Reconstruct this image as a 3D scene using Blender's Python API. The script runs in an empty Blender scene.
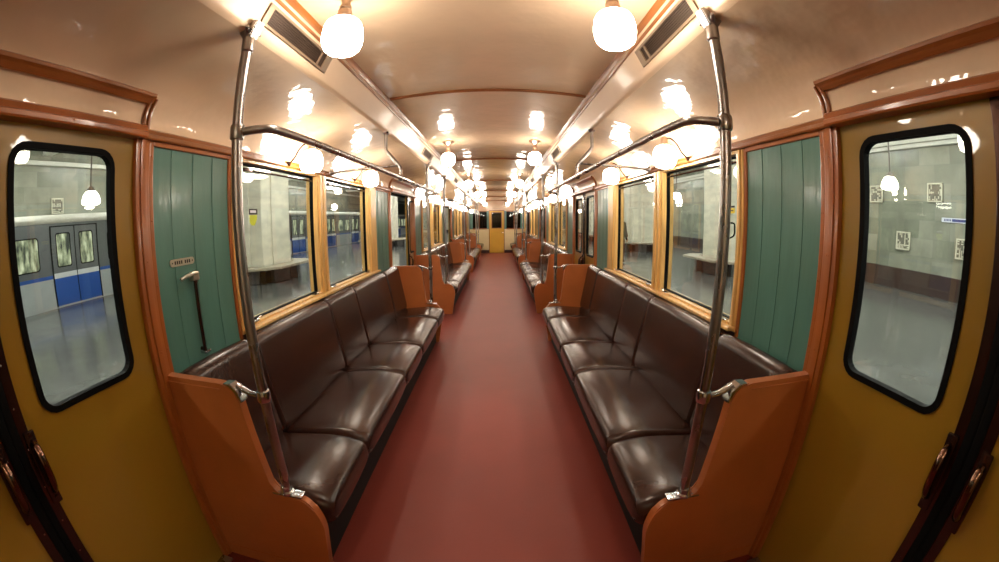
import bpy, bmesh, math, random
from mathutils import Vector, Matrix
random.seed(7)
PI = math.pi
SC = bpy.context.scene
COL = SC.collection

# ------------------------------------------------------------------ materials
def lin(c):
    c = c / 255.0
    return c / 12.92 if c <= 0.04045 else ((c + 0.055) / 1.055) ** 2.4
def rgb(r, g, b): return (lin(r), lin(g), lin(b), 1.0)

def mat(name, col, rough=0.5, metal=0.0, spec=0.5, coat=0.0, var=0.0, vscale=5.0, bump=0.0, bscale=20.0,
        stretch=(1, 1, 1), col2=None, emis=None, estr=0.0, brough=0.0):
    m = bpy.data.materials.new(name); m.use_nodes = True
    nt = m.node_tree; b = nt.nodes['Principled BSDF']
    b.inputs['Base Color'].default_value = col
    b.inputs['Roughness'].default_value = rough
    b.inputs['Metallic'].default_value = metal
    b.inputs['Specular IOR Level'].default_value = spec
    if coat:
        b.inputs['Coat Weight'].default_value = coat; b.inputs['Coat Roughness'].default_value = 0.04 if coat > .8 else 0.1
    if emis:
        b.inputs['Emission Color'].default_value = emis; b.inputs['Emission Strength'].default_value = estr
    if var or bump or brough:
        tc = nt.nodes.new('ShaderNodeTexCoord'); mp = nt.nodes.new('ShaderNodeMapping')
        mp.inputs['Scale'].default_value = stretch
        nt.links.new(tc.outputs['Object'], mp.inputs['Vector'])
    if var:
        n = nt.nodes.new('ShaderNodeTexNoise'); n.inputs['Scale'].default_value = vscale; n.inputs['Detail'].default_value = 6
        nt.links.new(mp.outputs[0], n.inputs['Vector'])
        mx = nt.nodes.new('ShaderNodeMix'); mx.data_type = 'RGBA'
        rp = nt.nodes.new('ShaderNodeValToRGB'); rp.color_ramp.elements[0].position = 0.35; rp.color_ramp.elements[1].position = 0.65
        nt.links.new(n.outputs['Fac'], rp.inputs['Fac'])
        mx.inputs['A'].default_value = col
        c2 = col2 if col2 else tuple([c * (1 - var) for c in col[:3]] + [1])
        mx.inputs['B'].default_value = c2
        nt.links.new(rp.outputs['Color'], mx.inputs['Factor'])
        nt.links.new(mx.outputs['Result'], b.inputs['Base Color'])
    if brough:
        n3 = nt.nodes.new('ShaderNodeTexNoise'); n3.inputs['Scale'].default_value = vscale * 1.7; n3.inputs['Detail'].default_value = 5
        nt.links.new(mp.outputs[0], n3.inputs['Vector'])
        mr = nt.nodes.new('ShaderNodeMapRange'); mr.inputs['From Min'].default_value = .3; mr.inputs['From Max'].default_value = .7
        mr.inputs['To Min'].default_value = max(0.02, rough - brough); mr.inputs['To Max'].default_value = rough + brough
        nt.links.new(n3.outputs['Fac'], mr.inputs['Value']); nt.links.new(mr.outputs[0], b.inputs['Roughness'])
    if bump:
        n2 = nt.nodes.new('ShaderNodeTexNoise'); n2.inputs['Scale'].default_value = bscale; n2.inputs['Detail'].default_value = 3
        nt.links.new(mp.outputs[0], n2.inputs['Vector'])
        bp = nt.nodes.new('ShaderNodeBump'); bp.inputs['Strength'].default_value = bump; bp.inputs['Distance'].default_value = 0.02
        nt.links.new(n2.outputs['Fac'], bp.inputs['Height']); nt.links.new(bp.outputs[0], b.inputs['Normal'])
        nt.links.new(bp.outputs[0], b.inputs['Coat Normal'])
    return m

def glass(name, tint=(0.93, 0.95, 0.93, 1), ior=1.5, rough=0.0):
    m = bpy.data.materials.new(name); m.use_nodes = True
    nt = m.node_tree; nt.nodes.clear()
    o = nt.nodes.new('ShaderNodeOutputMaterial'); mx = nt.nodes.new('ShaderNodeMixShader')
    t = nt.nodes.new('ShaderNodeBsdfTransparent'); t.inputs[0].default_value = tint
    g = nt.nodes.new('ShaderNodeBsdfGlossy'); g.inputs['Roughness'].default_value = rough
    f = nt.nodes.new('ShaderNodeFresnel')
    # both faces of the pane reflect like the outside of glass
    gm = nt.nodes.new('ShaderNodeNewGeometry'); mr = nt.nodes.new('ShaderNodeMapRange')
    mr.inputs['To Min'].default_value = ior; mr.inputs['To Max'].default_value = 1 / ior
    nt.links.new(gm.outputs['Backfacing'], mr.inputs['Value']); nt.links.new(mr.outputs[0], f.inputs[0])
    nt.links.new(f.outputs[0], mx.inputs[0]); nt.links.new(t.outputs[0], mx.inputs[1]); nt.links.new(g.outputs[0], mx.inputs[2])
    nt.links.new(mx.outputs[0], o.inputs[0]); return m

def emit(name, col, strength):
    m = bpy.data.materials.new(name); m.use_nodes = True
    nt = m.node_tree; nt.nodes.clear()
    o = nt.nodes.new('ShaderNodeOutputMaterial'); e = nt.nodes.new('ShaderNodeEmission')
    e.inputs[0].default_value = col; e.inputs[1].default_value = strength
    nt.links.new(e.outputs[0], o.inputs[0]); return m

M = {}
M['band'] = mat('cream_band_enamel', rgb(232, 202, 170), 0.4, spec=.4, coat=.15, var=.05, vscale=3)
M['enamel'] = mat('cream_enamel', rgb(226, 196, 164), 0.5, spec=0.15, coat=0.9, var=0.07, vscale=2.5, bump=0.42, bscale=5.5)
M['cream'] = mat('cream_paint', rgb(226, 205, 158), 0.3, coat=0.2, var=0.05, vscale=4)
M['wood'] = mat('varnished_wood', rgb(238, 192, 118), 0.3, coat=0.5, var=0.3, vscale=7, stretch=(6, 6, .6), bump=.1, bscale=14)
M['wood_h'] = mat('varnished_wood_rail', rgb(156, 92, 38), 0.34, coat=0.35, var=0.3, vscale=7, stretch=(6, .6, 6), bump=.1, bscale=14)
M['trim'] = mat('brown_orange_trim', rgb(146, 84, 36), 0.34, coat=0.25, var=0.18, vscale=5)
M['post'] = mat('orange_brown_post', rgb(162, 90, 36), 0.34, coat=0.25, var=0.15, vscale=4)
M['orange'] = mat('orange_panel_paint', rgb(176, 100, 50), 0.34, coat=0.25, var=0.13, vscale=4, bump=.05, bscale=25)
M['green'] = mat('green_enamel', rgb(84, 130, 120), 0.3, coat=0.3, var=0.14, vscale=3.5, stretch=(1, 3, .6), bump=.12, bscale=5)
M['yellow'] = mat('ochre_door_paint', rgb(148, 114, 30), 0.36, spec=.35, coat=0.85, var=0.08, vscale=3, bump=.12, bscale=5)
M['yellow_lit'] = mat('ochre_paint_front_lit', rgb(214, 166, 52), .3, coat=.2, var=.06)  # door ochre brightened for the end door, frontal light put into the colour
M['leather'] = mat('brown_leatherette', rgb(52, 29, 22), 0.24, spec=0.5, var=0.10, vscale=3, bump=.05, bscale=60)
M['piping'] = mat('seat_piping', rgb(50, 30, 25), 0.4)
M['linoleum'] = mat('red_brown_linoleum', rgb(124, 52, 42), 0.45, spec=0.35, var=0.10, vscale=2, bump=.03, bscale=60)
M['darkwood'] = mat('dark_red_board', rgb(66, 26, 20), 0.5, var=.2)
M['black'] = mat('black_rubber', rgb(5, 5, 5), 0.7, spec=.12, var=.2)
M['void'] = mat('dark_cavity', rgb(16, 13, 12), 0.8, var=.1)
M['chrome'] = mat('worn_chrome', rgb(205, 206, 210), 0.16, metal=1.0, var=.12, vscale=12, brough=.06)
M['steel'] = mat('aged_nickel_pipe', rgb(176, 172, 170), 0.3, metal=1.0, var=.2, vscale=9, stretch=(1, 1, .3), brough=.08)
M['bronze'] = mat('dark_bronze', rgb(66, 42, 34), 0.25, metal=.8, coat=.3, var=.2)
M['handle'] = mat('polished_dark_handle', rgb(120, 92, 78), 0.12, metal=1.0, var=.15)
M['ventframe'] = mat('tarnished_vent_frame', rgb(150, 128, 106), .4, metal=.5, var=.2)
M['brass'] = mat('pink_brass', rgb(226, 196, 170), 0.3, metal=1.0, var=.15)
M['grille'] = mat('dark_vent_mesh', rgb(70, 52, 40), 0.6, metal=.4, var=.3)
M['globe'] = emit('opal_globe_lit', (1.0, 0.88, 0.73, 1), 42.0)
M['glass'] = glass('window_glass')
M['dglass'] = glass('dark_cab_glass', (0.25, 0.28, 0.25, 1))
M['plate'] = mat('nickel_plate', rgb(200, 195, 180), .3, metal=.8, var=.1)
M['ink'] = mat('black_lettering', rgb(22, 20, 20), .5, var=.1)
M['lime'] = mat('lime_sticker', rgb(190, 205, 30), .5, var=.05)
M['yel_st'] = mat('yellow_sticker', rgb(225, 205, 20), .5, var=.05)
# station
M['pfloor'] = mat('polished_granite_floor', rgb(92, 94, 92), .16, spec=.5, var=.2, vscale=1.4, bump=.01, bscale=3, brough=.05)
M['pillar'] = mat('grey_white_marble', rgb(234, 228, 206), .35, var=.22, vscale=1.6, stretch=(1, 1, 2.2))
M['plinth'] = mat('dark_brown_marble', rgb(66, 50, 44), .3, var=.35, vscale=2)
M['sceil'] = mat('station_ceiling_paint', rgb(226, 226, 218), .6, var=.05)
M['bench'] = mat('worn_bench_wood', rgb(170, 160, 140), .45, var=.2, vscale=5)
M['bstone'] = mat('bench_stone_base', rgb(96, 90, 84), .6, var=.3)
M['tgrey'] = mat('train_dark_grey', rgb(96, 100, 104), .3, coat=.4, var=.05)
M['tblue'] = mat('train_blue', rgb(34, 84, 168), .3, coat=.4, var=.05)
M['twhite'] = mat('train_white', rgb(226, 230, 232), .3, coat=.4, var=.05)
M['tlight'] = mat('train_light_grey', rgb(178, 184, 184), .3, coat=.4, var=.06)
M['troof'] = mat('train_roof', rgb(176, 174, 162), .5, var=.1)
def lit_pane():
    m = bpy.data.materials.new('lit_train_window'); m.use_nodes = True
    nt = m.node_tree; b = nt.nodes['Principled BSDF']; b.inputs['Base Color'].default_value = rgb(50, 54, 48); b.inputs['Roughness'].default_value = .12
    tc = nt.nodes.new('ShaderNodeTexCoord'); mp = nt.nodes.new('ShaderNodeMapping'); mp.inputs['Scale'].default_value = (1, 3.2, 1.1)
    n = nt.nodes.new('ShaderNodeTexNoise'); n.inputs['Scale'].default_value = 1.9; n.inputs['Detail'].default_value = 4
    rp = nt.nodes.new('ShaderNodeValToRGB'); e = rp.color_ramp.elements
    e[0].position = .38; e[0].color = (.03, .035, .03, 1); e[1].position = .66; e[1].color = (.85, .9, .6, 1)
    k = e.new(.5); k.color = (.30, .34, .20, 1)
    nt.links.new(tc.outputs['Object'], mp.inputs[0]); nt.links.new(mp.outputs[0], n.inputs['Vector']); nt.links.new(n.outputs['Fac'], rp.inputs[0])
    nt.links.new(rp.outputs[0], b.inputs['Emission Color']); b.inputs['Emission Strength'].default_value = .9
    return m
M['tpane'] = lit_pane()
M['bowl'] = emit('station_bowl_lit', (1.0, 0.95, 0.82, 1), 14.0)
M['tube'] = emit('station_tube_lit', (0.98, 0.98, 0.92, 1), 62.0)
M['relief'] = mat('pale_relief_stone', rgb(206, 204, 184), .5, var=.1)
M['reliefbg'] = mat('relief_backing_stone', rgb(110, 108, 96), .6, var=.2)
M['coat'] = mat('brown_coat_cloth', rgb(92, 72, 46), .8, var=.2)
M['trouser'] = mat('dark_trouser_cloth', rgb(36, 34, 38), .85, var=.2)
M['skin'] = mat('skin', rgb(200, 150, 122), .5, var=.05)
M['hair'] = mat('dark_hair', rgb(40, 30, 24), .6, var=.1)
M['signblue'] = mat('sign_blue', rgb(36, 52, 120), .4, var=.05)
M['signwhite'] = mat('sign_white', rgb(215, 220, 232), .4, var=.05)

def marble_blocks():
    m = M_new = bpy.data.materials.new('grey_green_marble_slabs'); m.use_nodes = True
    nt = m.node_tree; b = nt.nodes['Principled BSDF']; b.inputs['Roughness'].default_value = .3
    tc = nt.nodes.new('ShaderNodeTexCoord'); sp = nt.nodes.new('ShaderNodeSeparateXYZ'); cb = nt.nodes.new('ShaderNodeCombineXYZ')
    nt.links.new(tc.outputs['Object'], sp.inputs[0])
    nt.links.new(sp.outputs['Y'], cb.inputs['X']); nt.links.new(sp.outputs['Z'], cb.inputs['Y'])
    br = nt.nodes.new('ShaderNodeTexBrick')
    br.inputs['Color1'].default_value = rgb(134, 136, 122); br.inputs['Color2'].default_value = rgb(106, 110, 96)
    br.inputs['Mortar'].default_value = rgb(110, 114, 104); br.inputs['Scale'].default_value = 1
    br.inputs['Brick Width'].default_value = 1.1; br.inputs['Row Height'].default_value = .52; br.inputs['Mortar Size'].default_value = .006
    nt.links.new(cb.outputs[0], br.inputs['Vector'])
    n = nt.nodes.new('ShaderNodeTexNoise'); n.inputs['Scale'].default_value = 1.6; n.inputs['Detail'].default_value = 8
    nt.links.new(tc.outputs['Object'], n.inputs['Vector'])
    mx = nt.nodes.new('ShaderNodeMix'); mx.data_type = 'RGBA'; mx.blend_type = 'OVERLAY'; mx.inputs['Factor'].default_value = .55
    nt.links.new(br.outputs['Color'], mx.inputs['A']); nt.links.new(n.outputs['Fac'], mx.inputs['B'])
    nt.links.new(mx.outputs['Result'], b.inputs['Base Color'])
    return m
M['slabs'] = marble_blocks()

# ------------------------------------------------------------------ mesh helpers
def bx(bm, x0, x1, y0, y1, z0, z1, bev=0.0):
    if x0 > x1: x0, x1 = x1, x0
    if y0 > y1: y0, y1 = y1, y0
    if z0 > z1: z0, z1 = z1, z0
    b2 = bmesh.new() if bev else bm
    r = bmesh.ops.create_cube(b2, size=1)
    for v in r['verts']:
        v.co = Vector(((x0 + x1) / 2 + v.co.x * (x1 - x0), (y0 + y1) / 2 + v.co.y * (y1 - y0), (z0 + z1) / 2 + v.co.z * (z1 - z0)))
    if bev:
        bmesh.ops.bevel(b2, geom=b2.edges[:], offset=bev, segments=2, affect='EDGES', profile=0.6)
        merge(bm, b2)

def merge(bm, b2, mtx=None):
    if mtx is not None: b2.transform(mtx)
    me = bpy.data.meshes.new('tmp'); b2.to_mesh(me); b2.free(); bm.from_mesh(me); bpy.data.meshes.remove(me)

def sweep(bm, pts, r, seg=12, cap=True):
    """tube along a polyline, r may be a list of radii"""
    pts = [Vector(p) for p in pts]; n = len(pts)
    rr = r if isinstance(r, (list, tuple)) else [r] * n
    rings = []; up = None
    for i, p in enumerate(pts):
        t = (pts[min(i + 1, n - 1)] - pts[max(i - 1, 0)]).normalized()
        if up is None: up = Vector((0, 0, 1)) if abs(t.z) < .9 else Vector((1, 0, 0))
        a = (up - t * up.dot(t)).normalized(); up = a; b = t.cross(a)
        rings.append([bm.verts.new(p + (a * math.cos(2 * PI * k / seg) + b * math.sin(2 * PI * k / seg)) * rr[i]) for k in range(seg)])
    for i in range(n - 1):
        for k in range(seg):
            bm.faces.new((rings[i][k], rings[i][(k + 1) % seg], rings[i + 1][(k + 1) % seg], rings[i + 1][k]))
    if cap:
        bm.faces.new(rings[0][::-1]); bm.faces.new(rings[-1])

def smooth_path(pts, n=6):
    P = [Vector(p) for p in pts]; out = []
    for i in range(len(P) - 1):
        p0 = P[max(i - 1, 0)]; p1 = P[i]; p2 = P[i + 1]; p3 = P[min(i + 2, len(P) - 1)]
        for k in range(n):
            t = k / n
            out.append(0.5 * ((2 * p1) + (p2 - p0) * t + (2 * p0 - 5 * p1 + 4 * p2 - p3) * t * t + (3 * p1 - p0 - 3 * p2 + p3) * t ** 3))
    out.append(P[-1]); return out

def round_corners(pts, r, n=5):
    """closed or open polyline of (pt, radius) -> fillets (2D/3D), open"""
    P = [Vector(p) for p in pts]; out = [P[0]]
    for i in range(1, len(P) - 1):
        a = (P[i - 1] - P[i]); b = (P[i + 1] - P[i]); d = min(r, a.length * .49, b.length * .49)
        s = P[i] + a.normalized() * d; e = P[i] + b.normalized() * d
        for k in range(n + 1):
            t = k / n; out.append((1 - t) ** 2 * s + 2 * (1 - t) * t * P[i] + t * t * e)
    out.append(P[-1]); return out

def lathe(bm, prof, c=(0, 0, 0), seg=24, axis='z'):
    """prof: list of (r, h)"""
    b2 = bmesh.new(); rings = []
    for r, h in prof:
        if r < 1e-5: rings.append([b2.verts.new((0, 0, h))])
        else: rings.append([b2.verts.new((r * math.cos(2 * PI * k / seg), r * math.sin(2 * PI * k / seg), h)) for k in range(seg)])
    for a, b in zip(rings[:-1], rings[1:]):
        for k in range(seg):
            k2 = (k + 1) % seg
            if len(a) == 1 and len(b) == 1: continue
            if len(a) == 1: b2.faces.new((a[0], b[k], b[k2]))
            elif len(b) == 1: b2.faces.new((a[k], a[k2], b[0]))
            else: b2.faces.new((a[k], a[k2], b[k2], b[k]))
    mt = Matrix.Translation(c)
    if axis == 'x': mt = mt @ Matrix.Rotation(PI / 2, 4, 'Y')
    if axis == 'y': mt = mt @ Matrix.Rotation(-PI / 2, 4, 'X')
    merge(bm, b2, mt)

def prism_y(bm, prof, y0, y1, bev=0.0):
    """closed polygon prof of (x,z), extruded along y"""
    b2 = bmesh.new()
    a = [b2.verts.new((x, y0, z)) for x, z in prof]; b = [b2.verts.new((x, y1, z)) for x, z in prof]; n = len(prof)
    f1 = b2.faces.new(a); f2 = b2.faces.new(b[::-1])
    for i in range(n): b2.faces.new((a[i], b[i], b[(i + 1) % n], a[(i + 1) % n]))
    if bev:
        es = [e for e in f1.edges] + [e for e in f2.edges]
        bmesh.ops.bevel(b2, geom=es, offset=bev, segments=2, affect='EDGES')
    merge(bm, b2)

def strip_y(bm, prof, y0, y1, thick=None, ny=1):
    """open profile (x,z) swept along y"""
    rows = []
    for j in range(ny + 1):
        y = y0 + (y1 - y0) * j / ny
        rows.append([bm.verts.new((x, y, z)) for x, z in prof])
    for j in range(ny):
        for i in range(len(prof) - 1):
            bm.faces.new((rows[j][i], rows[j][i + 1], rows[j + 1][i + 1], rows[j + 1][i]))

def rrect(y0, y1, z0, z1, r, n=5):
    """closed rounded-rectangle outline (y,z)"""
    out = []
    for cy, cz, a0 in ((y1 - r, z1 - r, 0), (y0 + r, z1 - r, PI / 2), (y0 + r, z0 + r, PI), (y1 - r, z0 + r, 1.5 * PI)):
        for k in range(n + 1):
            a = a0 + PI / 2 * k / n; out.append((cy + r * math.cos(a), cz + r * math.sin(a)))
    return out

def ring_yz(bm, outer, inner, x0, x1):
    """frame between two outlines with the same count, from x0 to x1"""
    n = len(outer)
    A = [bm.verts.new((x0, y, z)) for y, z in outer]; B = [bm.verts.new((x0, y, z)) for y, z in inner]
    C = [bm.verts.new((x1, y, z)) for y, z in outer]; D = [bm.verts.new((x1, y, z)) for y, z in inner]
    for i in range(n):
        j = (i + 1) % n
        bm.faces.new((A[i], A[j], B[j], B[i])); bm.faces.new((C[i], D[i], D[j], C[j]))
        bm.faces.new((A[i], C[i], C[j], A[j])); bm.faces.new((B[i], B[j], D[j], D[i]))

def slab_with_hole(bm, y0, y1, z0, z1, hole, x0, x1):
    """rectangular slab with a rounded hole; hole outline from rrect (n=5 per corner: 24 points)"""
    n = len(hole) // 4
    hy0 = min(p[0] for p in hole); hy1 = max(p[0] for p in hole); hz0 = min(p[1] for p in hole); hz1 = max(p[1] for p in hole)
    outer = []
    cs = [(y1, z1), (y0, z1), (y0, z0), (y1, z0)]
    for ci, (cy, cz) in enumerate(cs):
        pts = hole[ci * n:(ci + 1) * n]
        for k, (py, pz) in enumerate(pts):
            t = k / (n - 1)
            # walk from the side point to the corner and on to the next side
            if ci in (0, 2): a = (cy, pz); b = (py, cz)
            else: a = (py, cz); b = (cy, pz)
            outer.append((a[0] + (cy - a[0]) * min(1, 2 * t), a[1] + (cz - a[1]) * min(1, 2 * t)) if t <= .5 else
                         (cy + (b[0] - cy) * (2 * t - 1), cz + (b[1] - cz) * (2 * t - 1)))
    ring_yz(bm, outer, hole, x0, x1)

def obj(name, bm, m, parent=None, smooth=False, loc=None, angle=0.7):
    me = bpy.data.meshes.new(name)
    bmesh.ops.remove_doubles(bm, verts=bm.verts, dist=1e-5)
    bmesh.ops.recalc_face_normals(bm, faces=bm.faces)
    bm.to_mesh(me); bm.free()
    ms = m if isinstance(m, (list, tuple)) else [m]
    for k in ms: me.materials.append(M[k])
    if smooth:
        for p in me.polygons: p.use_smooth = True
        try: me.set_sharp_from_angle(angle=angle)
        except Exception: pass
    o = bpy.data.objects.new(name, me); COL.objects.link(o)
    if parent is not None: o.parent = parent
    if loc is not None: o.location = loc
    return o

def tag(o, label=None, cat=None, group=None, kind=None):
    if label: o['label'] = label
    if cat: o['category'] = cat
    if group: o['group'] = group
    if kind: o['kind'] = kind
    return o
def thing(name, label, cat, loc=(0, 0, 0), rz=0.0, group=None):
    o = bpy.data.objects.new(name, None); COL.objects.link(o); o.location = loc; o.rotation_euler = (0, 0, rz)
    o.empty_display_size = .1
    return tag(o, label, cat, group)
def struct(name, bm, m, parent=None, smooth=False):
    o = obj(name, bm, m, parent, smooth)
    if parent is None: o['kind'] = 'structure'
    return o
def sempty(name):
    o = bpy.data.objects.new(name, None); COL.objects.link(o); o['kind'] = 'structure'; return o
def dup(root, loc, rz, label, group=None):
    r = root.copy(); COL.objects.link(r); r.location = loc; r.rotation_euler = (0, 0, rz)
    r['label'] = label
    if group: r['group'] = group
    for ch in list(root.children):
        c = ch.copy(); COL.objects.link(c); c.parent = r
        for g in list(ch.children):
            d = g.copy(); COL.objects.link(d); d.parent = c
    return r
class Kind:
    """first placing moves the prototype, later ones copy it"""
    def __init__(s, fn): s.fn = fn; s.proto = None
    def __call__(s, loc, rz, label, group=None):
        if s.proto is None:
            s.proto = s.fn(); s.proto.location = loc; s.proto.rotation_euler = (0, 0, rz); s.proto['label'] = label
            if group: s.proto['group'] = group
            return s.proto
        return dup(s.proto, loc, rz, label, group)

# ------------------------------------------------------------------ the carriage
W = 1.25            # inner wall plane
PER = 4.89          # door spacing
D0 = 0.335          # first door centre
DH = 0.655          # half door opening
Y0, Y1 = -2.1, 17.3
DOORS = [D0 + PER * k for k in range(4)]
BAYS = [D0 + PER * (k + .5) for k in range(3)]
SIDE = {-1: 'left', 1: 'right'}
ORD = ['first', 'second', 'third', 'fourth', 'fifth', 'sixth', 'seventh', 'eighth', 'ninth', 'tenth', 'eleventh']

bm = bmesh.new(); bx(bm, -1.33, 1.33, Y0, Y1 + 1.3, -.06, 0); struct('floor', bm, 'linoleum')

COVE = [(1.252, 1.893), (1.246, 1.95), (1.222, 1.997), (1.18, 2.04), (1.11, 2.078), (1.02, 2.107), (.9, 2.135), (.775, 2.163)]
COVE = [(p.x, p.z) for p in smooth_path([(x, 0, z) for x, z in COVE], 3)]
BAND = [(.775, 2.163), (.758, 2.17), (.75, 2.182), (.742, 2.2), (.70, 2.285), (.69, 2.30), (.675, 2.305)]
ceil = sempty('ceiling')
bm = bmesh.new()
prof = [(x, 2.335 + .035 * (1 - (x / .68) ** 2)) for x in [(-.69 + 1.38 * i / 14) for i in range(15)]]
strip_y(bm, prof, Y0, Y1, ny=1); obj('ceiling_panel', bm, 'enamel', ceil, True)
for s in (-1, 1):
    bm = bmesh.new(); strip_y(bm, [(s * x, z) for x, z in COVE], Y0, Y1); obj('cove_panel', bm, 'enamel', ceil, True)
    bm = bmesh.new(); strip_y(bm, [(s * x, z) for x, z in BAND], Y0, Y1); obj('vent_band', bm, 'band', ceil, True)
    # long wood moulding between band and centre
    bm = bmesh.new()
    prism_y(bm, [(s * .700, 2.290), (s * .706, 2.300), (s * .702, 2.345), (s * .670, 2.350), (s * .662, 2.338), (s * .672, 2.326), (s * .680, 2.310), (s * .690, 2.294)], Y0, Y1)
    struct('trim_%d' % (1 if s < 0 else 2), bm, 'wood_h', None)
n = 3
for k in range(-1, 6):
    y = 2.5 + 2.93 * k
    bm = bmesh.new()
    pts = [(-.66 + 1.32 * i / 12, y, 2.331 + .035 * (1 - ((-.66 + 1.32 * i / 12) / .68) ** 2)) for i in range(13)]
    sweep(bm, pts, .013, 8); struct('trim_%d' % n, bm, 'trim', None, True); n += 1

# side walls --------------------------------------------------------------
SILL, HEAD = 0.985, 1.858
def frange(yc): return yc - 2.78
def side_wall(s):
    w = sempty('wall_left' if s < 0 else 'wall_right')
    X = lambda x: s * x
    # solid stretches between doors (lower wall)
    bm = bmesh.new(); sills = bmesh.new()
    spans = []
    edges = [Y0] + sum([[d - DH - .005, d + DH + .005] for d in DOORS], []) + [Y1]
    for a, b in zip(edges[0::2], edges[1::2]): spans.append((a, b))
    for a, b in spans: bx(bm, X(1.264), X(W + .09), a, b, 0, SILL - .03)
    obj('lower_wall', bm, 'darkwood', w)
    # cornice rail along the whole side: two steps
    bm = bmesh.new()
    for a, b in spans:
        prism_y(bm, [(X(1.262), 1.858), (X(1.224), 1.858), (X(1.220), 1.864), (X(1.220), 1.876), (X(1.230), 1.880), (X(1.226), 1.893), (X(1.236), 1.900), (X(1.262), 1.900)], a, b)
    obj('cornice_rail', bm, 'wood_h', w)
    # outer skin above windows and solid skin where there is no window
    bm = bmesh.new()
    for a, b in spans: bx(bm, X(1.262), X(1.34), a, b, HEAD, 1.93)
    obj('upper_wall', bm, 'darkwood', w)
    return w, spans

win_no = {-1: 0, 1: 0}; WN = 0; green_panels = []
def window(s, a, b, z0=SILL, z1=HEAD, casing=(.10, .16)):
    """glass opening a..b along y"""
    global WN
    WN += 1
    w = sempty('window_%d' % WN)
    X = lambda x: s * x
    ca, cb = casing
    bm = bmesh.new()
    # side casings, head, sill, with a stepped inner lip
    bx(bm, X(1.238), X(1.33), a - ca, a, z0 - .03, z1, .004)
    bx(bm, X(1.238), X(1.33), b, b + cb, z0 - .03, z1, .004)
    bx(bm, X(1.225), X(1.245), a - ca + .012, a - .028, z0, z1 - .002, .005)
    bx(bm, X(1.225), X(1.245), b + .028, b + cb - .012, z0, z1 - .002, .005)
    bx(bm, X(1.240), X(1.33), a - .001, b + .001, z1 - .018, z1 + .001, .003)
    obj('window_frame', bm, 'wood', w)
    bm = bmesh.new()
    bx(bm, X(1.195), X(1.33), a - ca, b + cb, z0 - .022, z0 - .002, .006)
    bx(bm, X(1.235), X(1.33), a - .001, b + .001, z0 - .014, z0 + .012, .004)
    obj('window_sill', bm, 'wood', w)
    bm = bmesh.new()
    o_ = [(a - .002, z0 + .01), (b + .002, z0 + .01), (b + .002, z1 - .016), (a - .002, z1 - .016)]
    i_ = [(a + .007, z0 + .019), (b - .007, z0 + .019), (b - .007, z1 - .025), (a + .007, z1 - .025)]
    ring_yz(bm, o_, i_, X(1.272), X(1.298)); obj('glazing_seal', bm, 'black', w)
    bm = bmesh.new(); bx(bm, X(1.284), X(1.290), a, b, z0 + .012, z1 - .018); obj('window_glass', bm, 'glass', w)
    # sash bar at the top (opening hopper) and two catches on the sill
    bm = bmesh.new(); sweep(bm, [(X(1.268), a + .02, z1 - .052), (X(1.268), b - .02, z1 - .052)], .006, 8)
    bx(bm, X(1.262), X(1.276), a + .08, a + .16, z1 - .060, z1 - .040, .003)
    obj('sash_rail', bm, 'bronze', w, True)
    bm = bmesh.new()
    for yy in (a + .03, b - .13):
        bx(bm, X(1.225), X(1.255), yy, yy + .06, z0 + .010, z0 + .018, .002)
        sweep(bm, smooth_path([(X(1.24), yy + .05, z0 + .015), (X(1.235), yy + .08, z0 + .03), (X(1.242), yy + .105, z0 + .02)], 4), .005, 8)
    obj('catch', bm, 'chrome', w, True)
    return w
def green_panel(s, a, b, wall):
    bm = bmesh.new(); X = lambda x: s * x
    bx(bm, X(1.252), X(1.262), a, b, .93, HEAD + .004)
    # slight vertical ribs of the pressed panel, and a bead frame
    nr = 3
    for k in range(nr):
        y = a + (b - a) * (k + 1) / (nr + 1)
        prism_y(bm, [(X(1.253), .93), (X(1.2495), .94), (X(1.2495), HEAD), (X(1.253), HEAD)], y - .006, y + .006)
    obj('green_panel', bm, 'green', wall)
    bm = bmesh.new()
    bx(bm, X(1.243), X(1.262), a, a + .022, .935, HEAD, .004); bx(bm, X(1.243), X(1.262), b - .022, b, .935, HEAD, .004)
    bx(bm, X(1.240), X(1.262), a + .02, b - .02, HEAD - .02, HEAD + .001, .004)
    # screws
    for z in (1.05, 1.3, 1.55, 1.8):
        for y in (a + .011, b - .011): lathe(bm, [(.0, .003), (.004, .002), (.0045, 0)], (X(1.242), y, z), 8, 'x')
    obj('panel_bead', bm, 'post', wall)
    bm = bmesh.new(); bx(bm, X(1.31), X(1.33), a - .02, b + .02, .9, HEAD + .02); obj('outer_skin', bm, 'tgrey', wall)

def post(s, yc, wall):
    """orange door post centred at yc"""
    bm = bmesh.new(); X = lambda x: s * x
    bx(bm, X(1.240), X(1.33), yc - .036, yc + .036, 0, 1.862, .006)
    bx(bm, X(1.232), X(1.250), yc - .016, yc + .016, 0, 1.86, .005)
    for z in (.35, .7, 1.05, 1.4, 1.75):
        lathe(bm, [(.0, .003), (.004, .002), (.0045, 0)], (X(1.231), yc, z), 8, 'x')
    obj('door_post', bm, 'post', wall, True)

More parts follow.
